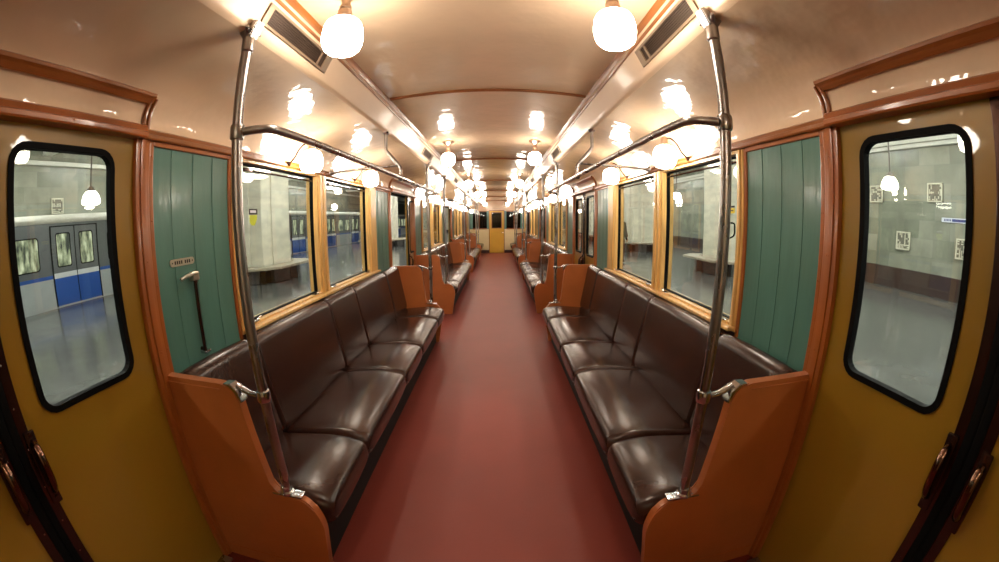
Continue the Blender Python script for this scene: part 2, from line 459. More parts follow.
DN = 0
def door_leaf(s, yseam, direction, parent, shift=0.0):
    """one sliding leaf from the seam outwards; direction +1: towards +y"""
    X = lambda x: s * x
    ya = yseam + direction * (.012 + shift); yb = ya + direction * (DH + .03)
    lo, hi = min(ya, yb), max(ya, yb)
    wy0, wy1 = sorted((yseam + direction * (.140 + shift), yseam + direction * (.565 + shift)))
    bm = bmesh.new()
    hole = rrect(wy0 + .010, wy1 - .010, 1.018, 1.796, .058)
    slab_with_hole(bm, lo, hi, .01, 1.862, hole, X(1.262), X(1.292))
    leaf = obj('door_leaf', bm, 'yellow', parent)
    bm = bmesh.new()
    ring_yz(bm, rrect(wy0, wy1, 1.008, 1.806, .065), rrect(wy0 + .021, wy1 - .021, 1.029, 1.785, .046), X(1.255), X(1.285))
    obj('window_gasket', bm, 'black', leaf)
    bm = bmesh.new(); bx(bm, X(1.272), X(1.277), wy0 + .015, wy1 - .015, 1.025, 1.79); obj('door_glass', bm, 'glass', leaf)
    # bronze edge strip with screws
    e0, e1 = sorted((yseam + direction * (.030 + shift), yseam + direction * (.066 + shift)))
    bm = bmesh.new(); bx(bm, X(1.254), X(1.264), e0, e1, .01, 1.86, .003)
    st_ = obj('edge_strip', bm, 'bronze', leaf)
    bm = bmesh.new()
    for k in range(15):
        lathe(bm, [(.0, .003), (.0035, .002), (.004, 0)], (X(1.252), (e0 + e1) / 2 - direction * .006, .08 + k * .125), 8, 'x')
    obj('screw_line', bm, 'chrome', leaf)
    r0, r1 = sorted((yseam + direction * (.000 + shift), yseam + direction * (.031 + shift)))
    bm = bmesh.new(); bx(bm, X(1.250), X(1.266 if shift else 1.296), r0, r1, .01, 1.86, .006); obj('rubber_edge', bm, 'black', leaf)
    # pull handle
    yh = yseam + direction * (.062 + shift)
    bm = bmesh.new()
    bx(bm, X(1.244), X(1.258), yh - .019, yh + .019, .762, 1.005, .006)
    for z in (.785, .995): lathe(bm, [(0, .004), (.006, .003), (.007, 0)], (X(1.244), yh, z), 10, 'x')
    h = obj('handle_plate', bm, 'bronze', leaf, True)
    bm = bmesh.new()
    sweep(bm, smooth_path([(X(1.246), yh, .808), (X(1.226), yh, .818), (X(1.208), yh, .85), (X(1.205), yh, .89), (X(1.208), yh, .93), (X(1.226), yh, .962), (X(1.246), yh, .972)], 5),
          [.010] * 5 + [.013] * 21 + [.010] * 5, 12)
    obj('pull_handle', bm, 'handle', leaf, True)
    return leaf

def door(s, k):
    global DN
    DN += 1
    d = sempty('door_%d' % DN); X = lambda x: s * x; yc = DOORS[k]
    if s < 0 and k > 0:      # the platform side doors further along stand open
        door_leaf(s, yc, 1, d, .27)
    else:
        door_leaf(s, yc, -1, d); door_leaf(s, yc, 1, d)
    # header: double bottom rail, top moulding, curved ends
    a, b = yc - DH - .042, yc + DH + .042
    bm = bmesh.new()
    prism_y(bm, [(X(1.262), 1.858), (X(1.208), 1.858), (X(1.204), 1.864), (X(1.204), 1.878), (X(1.214), 1.884), (X(1.209), 1.900), (X(1.218), 1.907), (X(1.240), 1.909), (X(1.262), 1.909)], a + .012, b - .012)
    for yy in (a + .35, (a + b) / 2, b - .35): lathe(bm, [(0, .003), (.004, .002), (.0045, 0)], (X(1.204), yy, 1.875), 8, 'x')
    obj('header_rail', bm, 'post', d)
    top = [p for p in COVE if 1.935 <= p[1] <= 2.05]
    bm = bmesh.new()
    prism_y(bm, [(X(1.225), 1.994), (X(1.214), 1.988), (X(1.204), 1.997), (X(1.198), 2.004), (X(1.187), 2.012), (X(1.184), 2.022), (X(1.196), 2.030), (X(1.22), 2.014)], a, b)
    for ye in (a, b):
        pts = [(X(x - .008), ye, z) for x, z in COVE if 1.89 <= z <= 2.018]
        for off in (-.012, .012):
            sweep(bm, [(p[0], p[1] + off, p[2]) for p in pts], .009, 8)
    obj('header_moulding', bm, 'trim', d)
    # dark track slot above the leaves
    bm = bmesh.new(); bx(bm, X(1.30), X(1.34), yc - DH, yc + DH, 1.84, 1.93); obj('door_track', bm, 'black', d)
    bm = bmesh.new(); bx(bm, X(1.20), X(1.33), yc - DH, yc + DH, .0, .012, .003); obj('threshold', bm, 'steel', d)
    return d

walls = {}
for s in (-1, 1):
    w, spans = side_wall(s); walls[s] = w
    for d in DOORS:
        post(s, d - DH - .036, w); post(s, d + DH + .036, w)
    for yc in BAYS:
        o = yc - 2.78
        green_panel(s, 1.062 + o, 1.60 + o, w); green_panel(s, 3.95 + o, 4.498 + o, w)
    green_panel(s, 15.732, 16.02, w)
    bm = bmesh.new(); bx(bm, s * 1.25, s * 1.33, 16.93, Y1, .93, 1.862); obj('wood_corner', bm, 'wood', w)
    bm = bmesh.new(); bx(bm, s * 1.25, s * 1.33, Y0, DOORS[0] - DH - .07, .9, 1.862); obj('green_panel', bm, 'green', w)
for s in (-1, 1):
    for yc in BAYS:
        o = yc - 2.78
        window(s, 1.655 + o, 2.58 + o, casing=(.055, .08)); window(s, 2.74 + o, 3.73 + o, casing=(.08, .22))
    window(s, 16.12, 16.83, casing=(.10, .10))
for s in (-1, 1):
    for k in range(4): door(s, k)

# end walls ---------------------------------------------------------------
bm = bmesh.new()
bx(bm, -1.34, 1.34, Y0 - .05, Y0, 0, 2.45); struct('wall_rear', bm, 'cream')
we = sempty('wall_far')
bm = bmesh.new()
for s in (-1, 1): bx(bm, s * .345, s * 1.30, Y1, Y1 + .04, .13, 1.085)
obj('cream_panel', bm, 'cream', we)
bm = bmesh.new()
for s in (-1, 1): bx(bm, s * .345, s * 1.30, Y1 - .012, Y1 + .04, 0, .13)
obj('skirting', bm, 'darkwood', we)
bm = bmesh.new()
bx(bm, -1.32, 1.32, Y1, Y1 + .04, 1.905, 2.45)
obj('top_panel', bm, 'enamel', we)
bm = bmesh.new()
for s in (-1, 1):
    bx(bm, s * .345, s * .44, Y1 - .01, Y1 + .04, 1.085, 1.905); bx(bm, s * 1.08, s * 1.30, Y1 - .01, Y1 + .04, 1.085, 1.905)
obj('green_panel', bm, 'green', we)
bm = bmesh.new()
for s in (-1, 1):
    bx(bm, s * .44, s * 1.08, Y1 - .02, Y1 + .03, 1.07, 1.12, .004); bx(bm, s * .44, s * 1.08, Y1 - .02, Y1 + .03, 1.87, 1.91, .004)
    bx(bm, s * .77, s * .80, Y1 - .015, Y1 + .03, 1.12, 1.87, .004)
    bx(bm, s * .325, s * .352, Y1 - .02, Y1 + .03, 0, 1.93, .004)
bx(bm, -.352, .352, Y1 - .02, Y1 + .03, 1.90, 1.935, .004)
obj('wood_frame', bm, 'trim', we)
bm = bmesh.new()
for s in (-1, 1): bx(bm, s * .44, s * 1.08, Y1 + .01, Y1 + .015, 1.12, 1.87)
obj('end_window_glass', bm, 'dglass', we)
ed = sempty('door_9')
bm = bmesh.new()
def hole_xz(bm, x0, x1, z0, z1, hx0, hx1, hz0, hz1, y0, y1):
    bx(bm, x0, hx0, y0, y1, z0, z1); bx(bm, hx1, x1, y0, y1, z0, z1); bx(bm, hx0, hx1, y0, y1, z0, hz0); bx(bm, hx0, hx1, y0, y1, hz1, z1)
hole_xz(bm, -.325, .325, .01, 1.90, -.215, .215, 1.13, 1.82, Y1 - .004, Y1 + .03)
lf = obj('door_leaf', bm, 'yellow_lit', ed)
bm = bmesh.new(); hole_xz(bm, -.235, .235, 1.11, 1.84, -.205, .205, 1.14, 1.81, Y1 - .012, Y1 + .02); obj('window_frame', bm, 'trim', lf)
bm = bmesh.new(); bx(bm, -.21, .21, Y1 + .008, Y1 + .013, 1.13, 1.82); obj('door_glass', bm, 'dglass', lf)
bm = bmesh.new(); sweep(bm, smooth_path([(.27, Y1 - .004, .93), (.27, Y1 - .05, .93), (.20, Y1 - .055, .93)], 4), .009, 8); obj('door_handle', bm, 'chrome', lf, True)
# the cab beyond
bm = bmesh.new()
bx(bm, -1.34, 1.34, 18.5, 18.56, 0, 2.45); bx(bm, -1.36, -1.33, Y1, 18.5, 0, 2.45); bx(bm, 1.33, 1.36, Y1, 18.5, 0, 2.45); bx(bm, -1.36, 1.36, Y1, 18.5, 2.42, 2.47)
struct('wall_cab', bm, 'void')
# body roof shell so that no station light leaks in
bm = bmesh.new()
strip_y(bm, [(-1.35, 1.9), (-1.33, 2.1), (-1.1, 2.3), (-.8, 2.43), (0, 2.5), (.8, 2.43), (1.1, 2.3), (1.33, 2.1), (1.35, 1.9)], Y0 - .05, 18.55); struct('roof', bm, 'tgrey', None, True)
bm = bmesh.new()
for s in (-1, 1): bx(bm, s * 1.33, s * 1.34, Y0, DOORS[0] - DH, 0, 2.0)
struct('wall_shell', bm, 'tgrey')

# ------------------------------------------------------------------ furniture (u = distance from the wall, v = along)
def cushion(bm, prof, v0, v1, R=.035, puff=.012):
    """closed (u,z) profile lofted along v with rounded ends and a soft crown"""
    cu = sum(p[0] for p in prof) / len(prof); cz = sum(p[1] for p in prof) / len(prof)
    hu = max(abs(p[0] - cu) for p in prof); hz = max(abs(p[1] - cz) for p in prof)
    L = v1 - v0; st = [0, .006, .015, .028, .05, .1, .2, .35]
    ds = st + [L - d for d in reversed(st)] if L > .8 else st[:-1] + [L - d for d in reversed(st[:-1])]
    rings = []
    for d in ds:
        e = min(d, L - d)
        ins = 0 if e >= R else R - math.sqrt(max(0, R * R - (R - e) ** 2))
        f = puff * (math.sin(PI * d / L) ** .5 if 0 < d < L else 0)
        su = 1 - (ins - f * .4) / hu; sz = 1 - (ins - f) / hz
        rings.append([bm.verts.new((cu + (p[0] - cu) * su, v0 + d, cz + (p[1] - cz) * sz)) for p in prof])
    n = len(prof)
    for a, b in zip(rings[:-1], rings[1:]):
        for i in range(n): bm.faces.new((a[i], a[(i + 1) % n], b[(i + 1) % n], b[i]))
    bm.faces.new(rings[0][::-1]); bm.faces.new(rings[-1])

def closed_round(pts, r, n=4):
    """closed polygon with per-corner radii; pts: (u,z,r)"""
    out = []; N = len(pts)
    for i in range(N):
        P = Vector(pts[i][:2]); A = Vector(pts[i - 1][:2]) - P; B = Vector(pts[(i + 1) % N][:2]) - P
        rr = pts[i][2] if len(pts[i]) > 2 else r
        d = min(rr, A.length * .48, B.length * .48); s = P + A.normalized() * d; e = P + B.normalized() * d
        for k in range(n + 1):
            t = k / n; q = (1 - t) ** 2 * s + 2 * (1 - t) * t * P + t * t * e; out.append((q.x, q.y))
    return out
SEATP = closed_round([(.12, .425, .03), (.30, .440, .1), (.50, .456, .12), (.657, .425, .08), (.655, .335, .03), (.60, .30, .02), (.12, .30, .02)], .03)
BACKP = closed_round([(.024, .935, .03), (.064, .958, .03), (.110, .93, .03), (.20, .46, .04), (.16, .40, .03), (.022, .40, .02)], .03)
CUTS = [-1.705, -1.19, -.31, .31, 1.21, 1.705]
CUTB = [-1.705, -1.22, -.29, .24, 1.16, 1.705]

def make_bench(cuts=CUTS, cutb=CUTB, name='bench_seat'):
    t = thing(name, 'x', 'bench seat')
    for a, b in zip(cuts[:-1], cuts[1:]):
        bm = bmesh.new(); cushion(bm, SEATP, a + .002, b - .002, .042, .026)
        c = obj('seat_cushion', bm, 'leather', t, True, angle=1.2)
        bm = bmesh.new(); sweep(bm, [(.652, a + .02, .345), (.652, b - .02, .345)], .0045, 6); obj('piping', bm, 'piping', c, True)
    for a, b in zip(cutb[:-1], cutb[1:]):
        bm = bmesh.new(); cushion(bm, BACKP, a + .002, b - .002, .028, .010)
        obj('back_cushion', bm, 'leather', t, True, angle=1.2)
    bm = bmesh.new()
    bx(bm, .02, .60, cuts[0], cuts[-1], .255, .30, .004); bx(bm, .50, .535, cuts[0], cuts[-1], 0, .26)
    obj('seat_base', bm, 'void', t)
    return t
PARTP = closed_round([(.0, .952, .004), (.385, .952, .085), (.40, .80, .2), (.435, .482, .055), (.580, .482, .10), (.628, .36, .1), (.572, .0, .01), (.0, .0, .003)], .02, 6)
def make_partition():
    t = thing('seat_partition', 'x', 'partition')
    bm = bmesh.new(); prism_y(bm, PARTP, -.019, .019, .005)
    obj('panel', bm, 'orange', t, False)
    bm = bmesh.new()
    for v in (-.021, .021):
        sweep(bm, [(.012, v, .93), (.31, v, .93)], .0035, 6)
    sweep(bm, [(.02, -.019, .07), (.585, -.019, .07)], .003, 6); sweep(bm, [(.02, .019, .07), (.585, .019, .07)], .003, 6)
    obj('bead', bm, 'orange', t, True)
    return t
def make_pole():
    t = thing('grab_pole', 'x', 'grab pole')
    U = .49
    bm = bmesh.new(); sweep(bm, smooth_path([(U + .005, 0, .495), (U + .010, 0, .82), (U + .002, 0, 1.25), (U - .011, 0, 1.80), (U - .008, 0, 1.98), (U, 0, 2.15)], 5), .0185, 20); obj('pole', bm, 'steel', t, True)
    bm = bmesh.new()
    bx(bm, U - .062, U + .072, -.021, .021, .483, .492, .003)
    lathe(bm, [(.030, .490), (.030, .500), (.024, .506), (.023, .525), (.018, .530)], (U, 0, 0), 20)
    for u in (U - .048, U - .036, U + .045, U + .058):
        for v in (-.011, .011): lathe(bm, [(0, .4955), (.004, .495), (.005, .491)], (u, v, 0), 8)
    obj('foot_plate', bm, 'chrome', t, True)
    bm = bmesh.new()
    lathe(bm, [(.0175, .895), (.024, .898), (.026, .905), (.026, .930), (.024, .937), (.0175, .940)], (U + .009, 0, 0), 20)
    sweep(bm, smooth_path([(U - .02, 0, .918), (.44, 0, .922), (.405, 0, .935), (.385, 0, .948)], 4), [.010] * 6 + [.012] * 7, 10)
    prism_y(bm, [(.33, .954), (.365, .956), (.398, .93), (.408, .89), (.398, .885), (.385, .925), (.36, .948)], -.022, .022, .003)
    obj('side_bracket', bm, 'chrome', t, True)
    bm = bmesh.new()
    lathe(bm, [(.0175, 2.085), (.0225, 2.09), (.0225, 2.135), (.020, 2.145), (.020, 2.16)], (U, 0, 0), 20)
    # a saddle lug onto the cove edge with three bolts
    prism_y(bm, [(.455, 2.165), (.475, 2.135), (.51, 2.135), (.535, 2.190), (.52, 2.200), (.475, 2.175)], -.022, .022, .004)
    for v in (-.038, .038):
        sweep(bm, [(U, v * .3, 2.15), (U + .015, v, 2.168)], [.012, .007], 10)
        lathe(bm, [(0, .008), (.006, .006), (.007, 0)], (U + .016, v, 2.160), 8)
    obj('ceiling_bracket', bm, 'steel', t, True)
    bm = bmesh.new()
    lathe(bm, [(.0175, 1.783), (.0235, 1.787), (.0255, 1.795), (.0255, 1.826), (.0235, 1.834), (.0175, 1.838)], (U - .011, 0, -.006), 20)
    obj('rail_collar', bm, 'steel', t, True)
    return t
def make_handrail(L=1.73):
    t = thing('overhead_handrail', 'x', 'handrail')
    bm = bmesh.new()
    p = round_corners([(.506, -L, 1.804), (.598, -L + .02, 1.806), (.602, -L + .26, 1.81), (.602, L - .26, 1.81), (.598, L - .02, 1.806), (.506, L, 1.804)], .15, 8)
    sweep(bm, p, .0145, 16); obj('rail', bm, 'steel', t, True)
    bm = bmesh.new()
    p = smooth_path([(.485, 0, 2.175), (.485, 0, 2.06), (.492, 0, 2.02), (.545, 0, 1.955), (.592, 0, 1.90), (.60, 0, 1.865), (.60, 0, 1.815)], 5)
    sweep(bm, p, .0128, 12)
    lathe(bm, [(.030, 2.166), (.026, 2.155), (.014, 2.145), (.012, 2.12)], (.485, 0, 0), 16)
    lathe(bm, [(.017, 1.79), (.019, 1.80), (.019, 1.82), (.013, 1.835)], (.60, 0, 0), 14)
    obj('ceiling_hanger', bm, 'steel', t, True)
    bm = bmesh.new()
    sweep(bm, [(.03, 0, 1.885), (.3, 0, 1.897), (.585, 0, 1.905)], .0085, 12)
    lathe(bm, [(.0, -.002), (.024, -.002), (.022, .008), (.012, .014), (.012, .03)], (.032, 0, 1.885), 14, 'x')
    obj('wall_strut', bm, 'steel', t, True)
    return t
GLOBE = [(.0, -.069), (.034, -.068), (.052, -.062), (.065, -.049), (.072, -.030), (.0745, -.008), (.073, .014), (.069, .036), (.061, .053), (.047, .065), (.034, .070), (.026, .074)]
def make_ceiling_lamp():
    t = thing('ceiling_lamp', 'x', 'ceiling lamp')
    bm = bmesh.new()
    lathe(bm, [(.062, 0), (.064, -.008), (.056, -.014), (.050, -.022), (.036, -.028), (.026, -.040), (.022, -.044)], (0, 0, 0), 28)
    for k in range(12):
        a = 2 * PI * k / 12; lathe(bm, [(0, -.016), (.006, -.012), (.007, -.006)], (.057 * math.cos(a), .057 * math.sin(a), 0), 8)
    obj('rosette', bm, 'brass', t, True)
    bm = bmesh.new()
    lathe(bm, [(.018, -.040), (.017, -.070), (.022, -.074), (.024, -.084), (.020, -.090), (.026, -.096), (.028, -.126), (.026, -.132)], (0, 0, 0), 24)
    obj('socket', bm, 'brass', t, True)
    bm = bmesh.new(); lathe(bm, GLOBE, (0, 0, -.200), 28); obj('globe', bm, 'globe', t, True, angle=3)
    return t
def make_wall_lamp(q=-.055):
    t = thing('wall_lamp', 'x', 'wall lamp')
    bm = bmesh.new(); lathe(bm, [(0, -.004), (.016, -.004), (.016, .004), (.012, .010), (.006, .014)], (.028, q, 1.878), 16, 'x')
    obj('flange', bm, 'bronze', t, True)
    bm = bmesh.new(); sweep(bm, smooth_path([(.035, q, 1.880), (.075, q, 1.915), (.105, q, 1.960), (.135, q * .6, 1.998), (.163, 0, 2.004)], 4), .0055, 10)
    obj('arm', bm, 'bronze', t, True)
    bm = bmesh.new(); lathe(bm, [(.0, 2.016), (.018, 2.012), (.024, 2.0), (.026, 1.972), (.024, 1.962)], (.165, 0, 0), 20); obj('socket', bm, 'brass', t, True)
    bm = bmesh.new(); lathe(bm, GLOBE, (.165, 0, 1.886), 28); obj('globe', bm, 'globe', t, True, angle=3)
    return t
def make_vent():
    """local x = up the band, y along; placed with its own tilt"""
    t = thing('ceiling_vent', 'x', 'vent')
    bm = bmesh.new()
    hw, hl = .042, .275
    bx(bm, -hw, -hw + .012, -hl, hl, 0, .008, .002); bx(bm, hw - .012, hw, -hl, hl, 0, .008, .002)
    bx(bm, -hw, hw, -hl, -hl + .03, 0, .0075, .002); bx(bm, -hw, hw, hl - .05, hl, 0, .0075, .002)
    bx(bm, -hw, hw, hl - .105, hl - .09, 0, .0075, .002)
    obj('frame', bm, 'ventframe', t)
    bm = bmesh.new()
    bx(bm, -hw + .01, hw - .01, -hl + .02, hl - .02, 0, .0015)
    for k in range(7):
        x = -hw + .016 + k * (2 * hw - .032) / 6; bx(bm, x - .0012, x + .0012, -hl + .03, hl - .1, .0015, .005)
    obj('louvre', bm, 'grille', t)
    return t

bench = Kind(make_bench); part = Kind(make_partition); pole = Kind(make_pole); rail = Kind(make_handrail)
clamp = Kind(make_ceiling_lamp); wlamps = {-1: Kind(make_wall_lamp), 1: Kind(lambda: make_wall_lamp(.055))}
for s in (-1, 1):
    rz = 0 if s < 0 else PI
    sd = SIDE[s]
    for k, yc in enumerate(BAYS):
        o = ['nearest the camera', 'second from the camera', 'third from the camera'][k]
        bench((s * W, yc, 0), rz, 'long brown leatherette bench on the %s side, %s' % (sd, o), 'brown benches along both sides')
        for e, wn in ((-1, 'near'), (1, 'far')):
            part((s * W, yc + e * 1.73, 0), rz, 'orange panel closing the %s end of the %s %s-hand bench' % (wn, ORD[k], sd), 'orange bench end panels')
            pole((s * W, yc + e * 1.73, 0), rz, 'nickel grab pole at the %s end of the %s %s-hand bench' % (wn, ORD[k], sd), 'vertical grab poles')
        rail((s * W, yc, 0), rz, 'overhead nickel handrail running above the %s %s-hand bench' % (ORD[k], sd), 'overhead handrails')
        for e, wn in ((-1, 'nearer'), (1, 'farther')):
            wlamps[s]((s * W, yc + e * .58, 0), rz, 'lit opal wall globe, %s of two above the %s %s-hand bench' % (wn, ORD[k], sd), 'opal wall lamps above the windows')
    part((s * W, 15.70, 0), rz, 'small distant orange panel before the last short %s-hand bench' % sd, 'orange bench end panels')
    pole((s * W, 15.70, 0), rz, 'far grab pole by the last short %s-hand bench' % sd, 'vertical grab poles')
    wlamps[s]((s * W, 16.48, 0), rz, 'lit opal wall globe nearest the end wall on the %s' % sd, 'opal wall lamps above the windows')
eb = Kind(lambda: make_bench([-.76, -.1, .76], [-.76, -.1, .76]))
for s in (-1, 1):
    eb((s * W, 16.49, 0), 0 if s < 0 else PI, 'short brown bench against the end wall on the %s side' % SIDE[s], 'brown benches along both sides')
for s in (-1, 1):
    for k in range(-1, 6):
        y = 1.2 + 2.93 * k
        if k < 0: lb = 'opal ceiling globe on the %s above the camera' % SIDE[s]
        else: lb = 'lit opal ceiling globe, %s from the camera in the %s row' % (ORD[k], SIDE[s])
        clamp((s * .468, y, 2.352), 0, lb, 'opal globes in two rows on the ceiling')
# vents, tilted onto the band
vent0 = None
def ventp(s, y, label):
    global vent0
    if vent0 is None: vent0 = make_vent(); v = vent0; v['label'] = label; v['group'] = 'vents along the ceiling band'
    else: v = dup(vent0, (0, 0, 0), 0, label, 'vents along the ceiling band')
    # band runs from (.742,2.2) to (.70,2.285): direction up-inwards
    a = Vector((s * .742, 0, 2.2)); b = Vector((s * .70, 0, 2.285)); d = (b - a).normalized()
    nrm = Vector((-s * abs(d.z), 0, -abs(d.x))).normalized()
    yv = Vector((0, 1, 0)); xv = yv.cross(nrm)
    mt = Matrix((xv, yv, nrm)).transposed().to_4x4(); mt.translation = (a + b) / 2 + Vector((0, y, 0)) + nrm * .001
    v.matrix_world = mt
for s in (-1, 1):
    for k in range(6):
        ventp(s, 1.345 + 2.93 * k, 'narrow dark louvred vent in the %s ceiling band, %s from the camera' % (SIDE[s], ORD[k]))

# number plate and release lever on the left green panel -------------------
t = thing('number_plate', 'small nickel number plate screwed to the near left green panel', 'plate', (-1.2495, 1.235, 1.375))
bm = bmesh.new()
pl = rrect(-.075, .075, -.015, .015, .013); v0 = [bm.verts.new((0, y, z)) for y, z in pl]; v1 = [bm.verts.new((.003, y, z)) for y, z in pl]
bm.faces.new(v0); bm.faces.new(v1[::-1])
for i in range(len(pl)): bm.faces.new((v0[i], v0[(i + 1) % len(pl)], v1[(i + 1) % len(pl)], v1[i]))
obj('plate', bm, 'plate', t)
bm = bmesh.new()
for y in (-.048, -.035, -.022, -.009, .014, .027, .040):   # worn black characters
    bx(bm, .003, .0036, y, y + .008, -.007, .007); 
bx(bm, .003, .0036, -.064, -.058, -.003, .003); bx(bm, .003, .0036, .060, .066, -.003, .003)
obj('characters', bm, 'ink', t)
t = thing('release_lever', 'dark door release lever with long vertical rod on the near left green panel', 'lever', (-1.25, 1.285, .965))
bm = bmesh.new(); sweep(bm, [(.022, 0, .012), (.022, 0, .18), (.022, 0, .345)], .0085, 12)
for z in (.02, .33): sweep(bm, [(0, 0, z), (.022, 0, z)], .010, 10)
obj('rod', bm, 'bronze', t, True)
bm = bmesh.new(); sweep(bm, smooth_path([(.024, .018, .352), (.040, -.02, .358), (.048, -.075, .352), (.040, -.105, .342)], 5), .0085, 10)
bx(bm, .002, .032, -.018, .022, .325, .362, .004)
obj('handle', bm, 'plate', t, True)
bm = bmesh.new(); lathe(bm, [(0, .016), (.010, .012), (.012, 0)], (.004, 0, .008), 12, 'x'); bx(bm, 0, .03, -.012, .03, 0, .012, .003)
obj('foot_bolt', bm, 'chrome', t, True)

# stickers on the first panes ----------------------------------------------
bm = bmesh.new(); bx(bm, 0, .001, -.042, .042, .002, .034)
t = obj('window_sticker', bm, 'ink', None, False, (-1.2835, 1.845, 1.565)); tag(t, 'black and lime warning sticker on the first left window pane', 'sticker')
bm = bmesh.new(); bx(bm, 0, .0014, -.030, .026, .012, .026); obj('pale_lettering', bm, 'signwhite', t)
bm = bmesh.new()
v = [bm.verts.new((.0005, y, z)) for y, z in ((-.036, 0), (.036, 0), (.036, -.02), (.012, -.058), (-.018, -.058), (-.036, -.04))]; bm.faces.new(v)
obj('lime_field', bm, 'lime', t)
bm = bmesh.new(); bx(bm, 0, .001, -.04, .04, -.014, .014)
t = obj('window_sticker', bm, 'yel_st', None, False, (1.282, 1.775, 1.56)); tag(t, 'yellow sticker with a dark band on the first right window pane', 'sticker')
bm = bmesh.new(); bx(bm, -.0005, .0, -.04, .04, .016, .026); bx(bm, -.0005, .0, -.026, .04, -.003, .004); obj('dark_band', bm, 'ink', t)
bm = bmesh.new(); sweep(bm, round_corners([(0, .04, .032), (0, -.02, .03), (0, -.02, -.035), (0, .03, -.05)], .02), .0045, 8)
t = obj('pull_ring', bm, 'black', None, True, (1.278, 1.745, 1.465)); tag(t, 'black pull ring by the first right window pane', 'ring')

# ------------------------------------------------------------------ the station
XL, XR = -11.3, 12.03
bm = bmesh.new(); bx(bm, XL, -1.46, -12, 75, -.4, -.005); struct('platform_floor', bm, 'pfloor')
bm = bmesh.new(); bx(bm, 1.46, XR, -12, 75, -.4, -.005); struct('platform_floor', bm, 'pfloor')
bm = bmesh.new(); bx(bm, -15.2, 12.3, -12, 75, -1.3, -1.2); struct('ground', bm, 'bstone')
for s, nm in ((-1, 'left'), (1, 'right')):
    bm = bmesh.new(); bx(bm, s * 2.2 - .2 * s, s * 2.4, -12, 75, 0, 0.001)
    bm.free()
wl = sempty('wall_station_right')
bm = bmesh.new(); bx(bm, XR, XR + .2, -12, 75, 0, 5.0); obj('marble_face', bm, 'slabs', wl)
bm = bmesh.new(); bx(bm, XR - .06, XR, -12, 75, -.005, .62, .01); obj('plinth', bm, 'plinth', wl)
bm = bmesh.new(); bx(bm, XR - .25, XR, -12, 75, 4.28, 4.42, .02); bx(bm, XR - .12, XR, -12, 75, 4.16, 4.28, .02); obj('cornice', bm, 'sceil', wl)
wl = sempty('wall_station_left')
bm = bmesh.new(); bx(bm, -15.2, -15.0, -12, 75, -1.2, 5.0); obj('marble_face', bm, 'slabs', wl)
bm = bmesh.new(); bx(bm, -15.0, -14.8, -12, 75, 4.35, 4.5, .02); obj('cornice', bm, 'sceil', wl)
bm = bmesh.new(); bx(bm, -15.2, 12.3, -12, 75, 4.95, 5.1)
for k in range(20): bx(bm, -15, 12, -10 + k * 4.2, -9.6 + k * 4.2, 4.72, 4.95)
struct('ceiling_station', bm, 'sceil')
bm = bmesh.new(); bx(bm, -15.2, 12.3, 75, 75.2, -1.2, 5); struct('wall_station_far', bm, 'slabs')
bm = bmesh.new(); bx(bm, -15.2, 12.3, -12.2, -12, -1.2, 5); struct('wall_station_near', bm, 'slabs')
def pillar(x, y):
    e = sempty('station_pillar')
    bm = bmesh.new(); bx(bm, x - .75, x + .75, y - .78, y + .78, 0, 4.95, .04)
    for k in (-1, 1):   # shallow pilaster strips on the faces
        bx(bm, x + k * .75, x + k * .79, y - .30, y + .30, .45, 4.7, .01); bx(bm, x - .32, x + .32, y + k * .78, y + k * .82, .45, 4.7, .01)
    obj('marble_shaft', bm, 'pillar', e)
    bm = bmesh.new(); bx(bm, x - .84, x + .84, y - .87, y + .87, 0, .34, .02); obj('base', bm, 'plinth', e)
def make_sbench():
    t = thing('platform_bench', 'x', 'bench')
    bm = bmesh.new()
    o, c, i = 1.45, .55, .86
    ring = [(o, -o + c), (o, o - c), (o - c, o), (-o + c, o), (-o, o - c), (-o, -o + c), (-o + c, -o), (o - c, -o)]
    inn = [(i, -i + .01), (i, i - .01), (i - .01, i), (-i + .01, i), (-i, i - .01), (-i, -i + .01), (-i + .01, -i), (i - .01, -i)]
    b2 = bmesh.new()
    A = [b2.verts.new((x, y, .46)) for x, y in ring]; B = [b2.verts.new((x, y, .46)) for x, y in inn]
    C = [b2.verts.new((x, y, .39)) for x, y in ring]; D = [b2.verts.new((x, y, .39)) for x, y in inn]
    for k in range(8):
        j = (k + 1) % 8
        b2.faces.new((A[k], A[j], B[j], B[k])); b2.faces.new((C[k], D[k], D[j], C[j])); b2.faces.new((A[k], C[k], C[j], A[j])); b2.faces.new((B[k], B[j], D[j], D[k]))
    bmesh.ops.bevel(b2, geom=[e for e in b2.edges if all(abs(v.co.x) > i + .05 or abs(v.co.y) > i + .05 for v in e.verts)], offset=.018, segments=2, affect='EDGES')
    merge(bm, b2); obj('seat', bm, 'bench', t)
    for k in range(8):
        a = PI / 8 + k * PI / 4; bm = bmesh.new()
        bx(bm, -.09, .09, -.28, .28, 0, .39, .01); bm.transform(Matrix.Rotation(a, 4, 'Z') @ Matrix.Translation((1.17, 0, 0))); obj('support', bm, 'bstone', t)
    return t
sb = Kind(make_sbench)
for k in range(0, 5):
    pillar(-7.15, 10.0 + 13.5 * k); pillar(7.55, 10.65 + 8.4 * k)
    if k >= 0 and k < 3:
        sb((-7.15, 10.0 + 13.5 * k, 0), 0, 'bench around the %s marble pillar, left platform' % ORD[k], 'benches around the station pillars')
        sb((7.55, 10.65 + 8.4 * k, 0), 0, 'bench around the %s marble pillar, right platform' % ORD[k], 'benches around the station pillars')
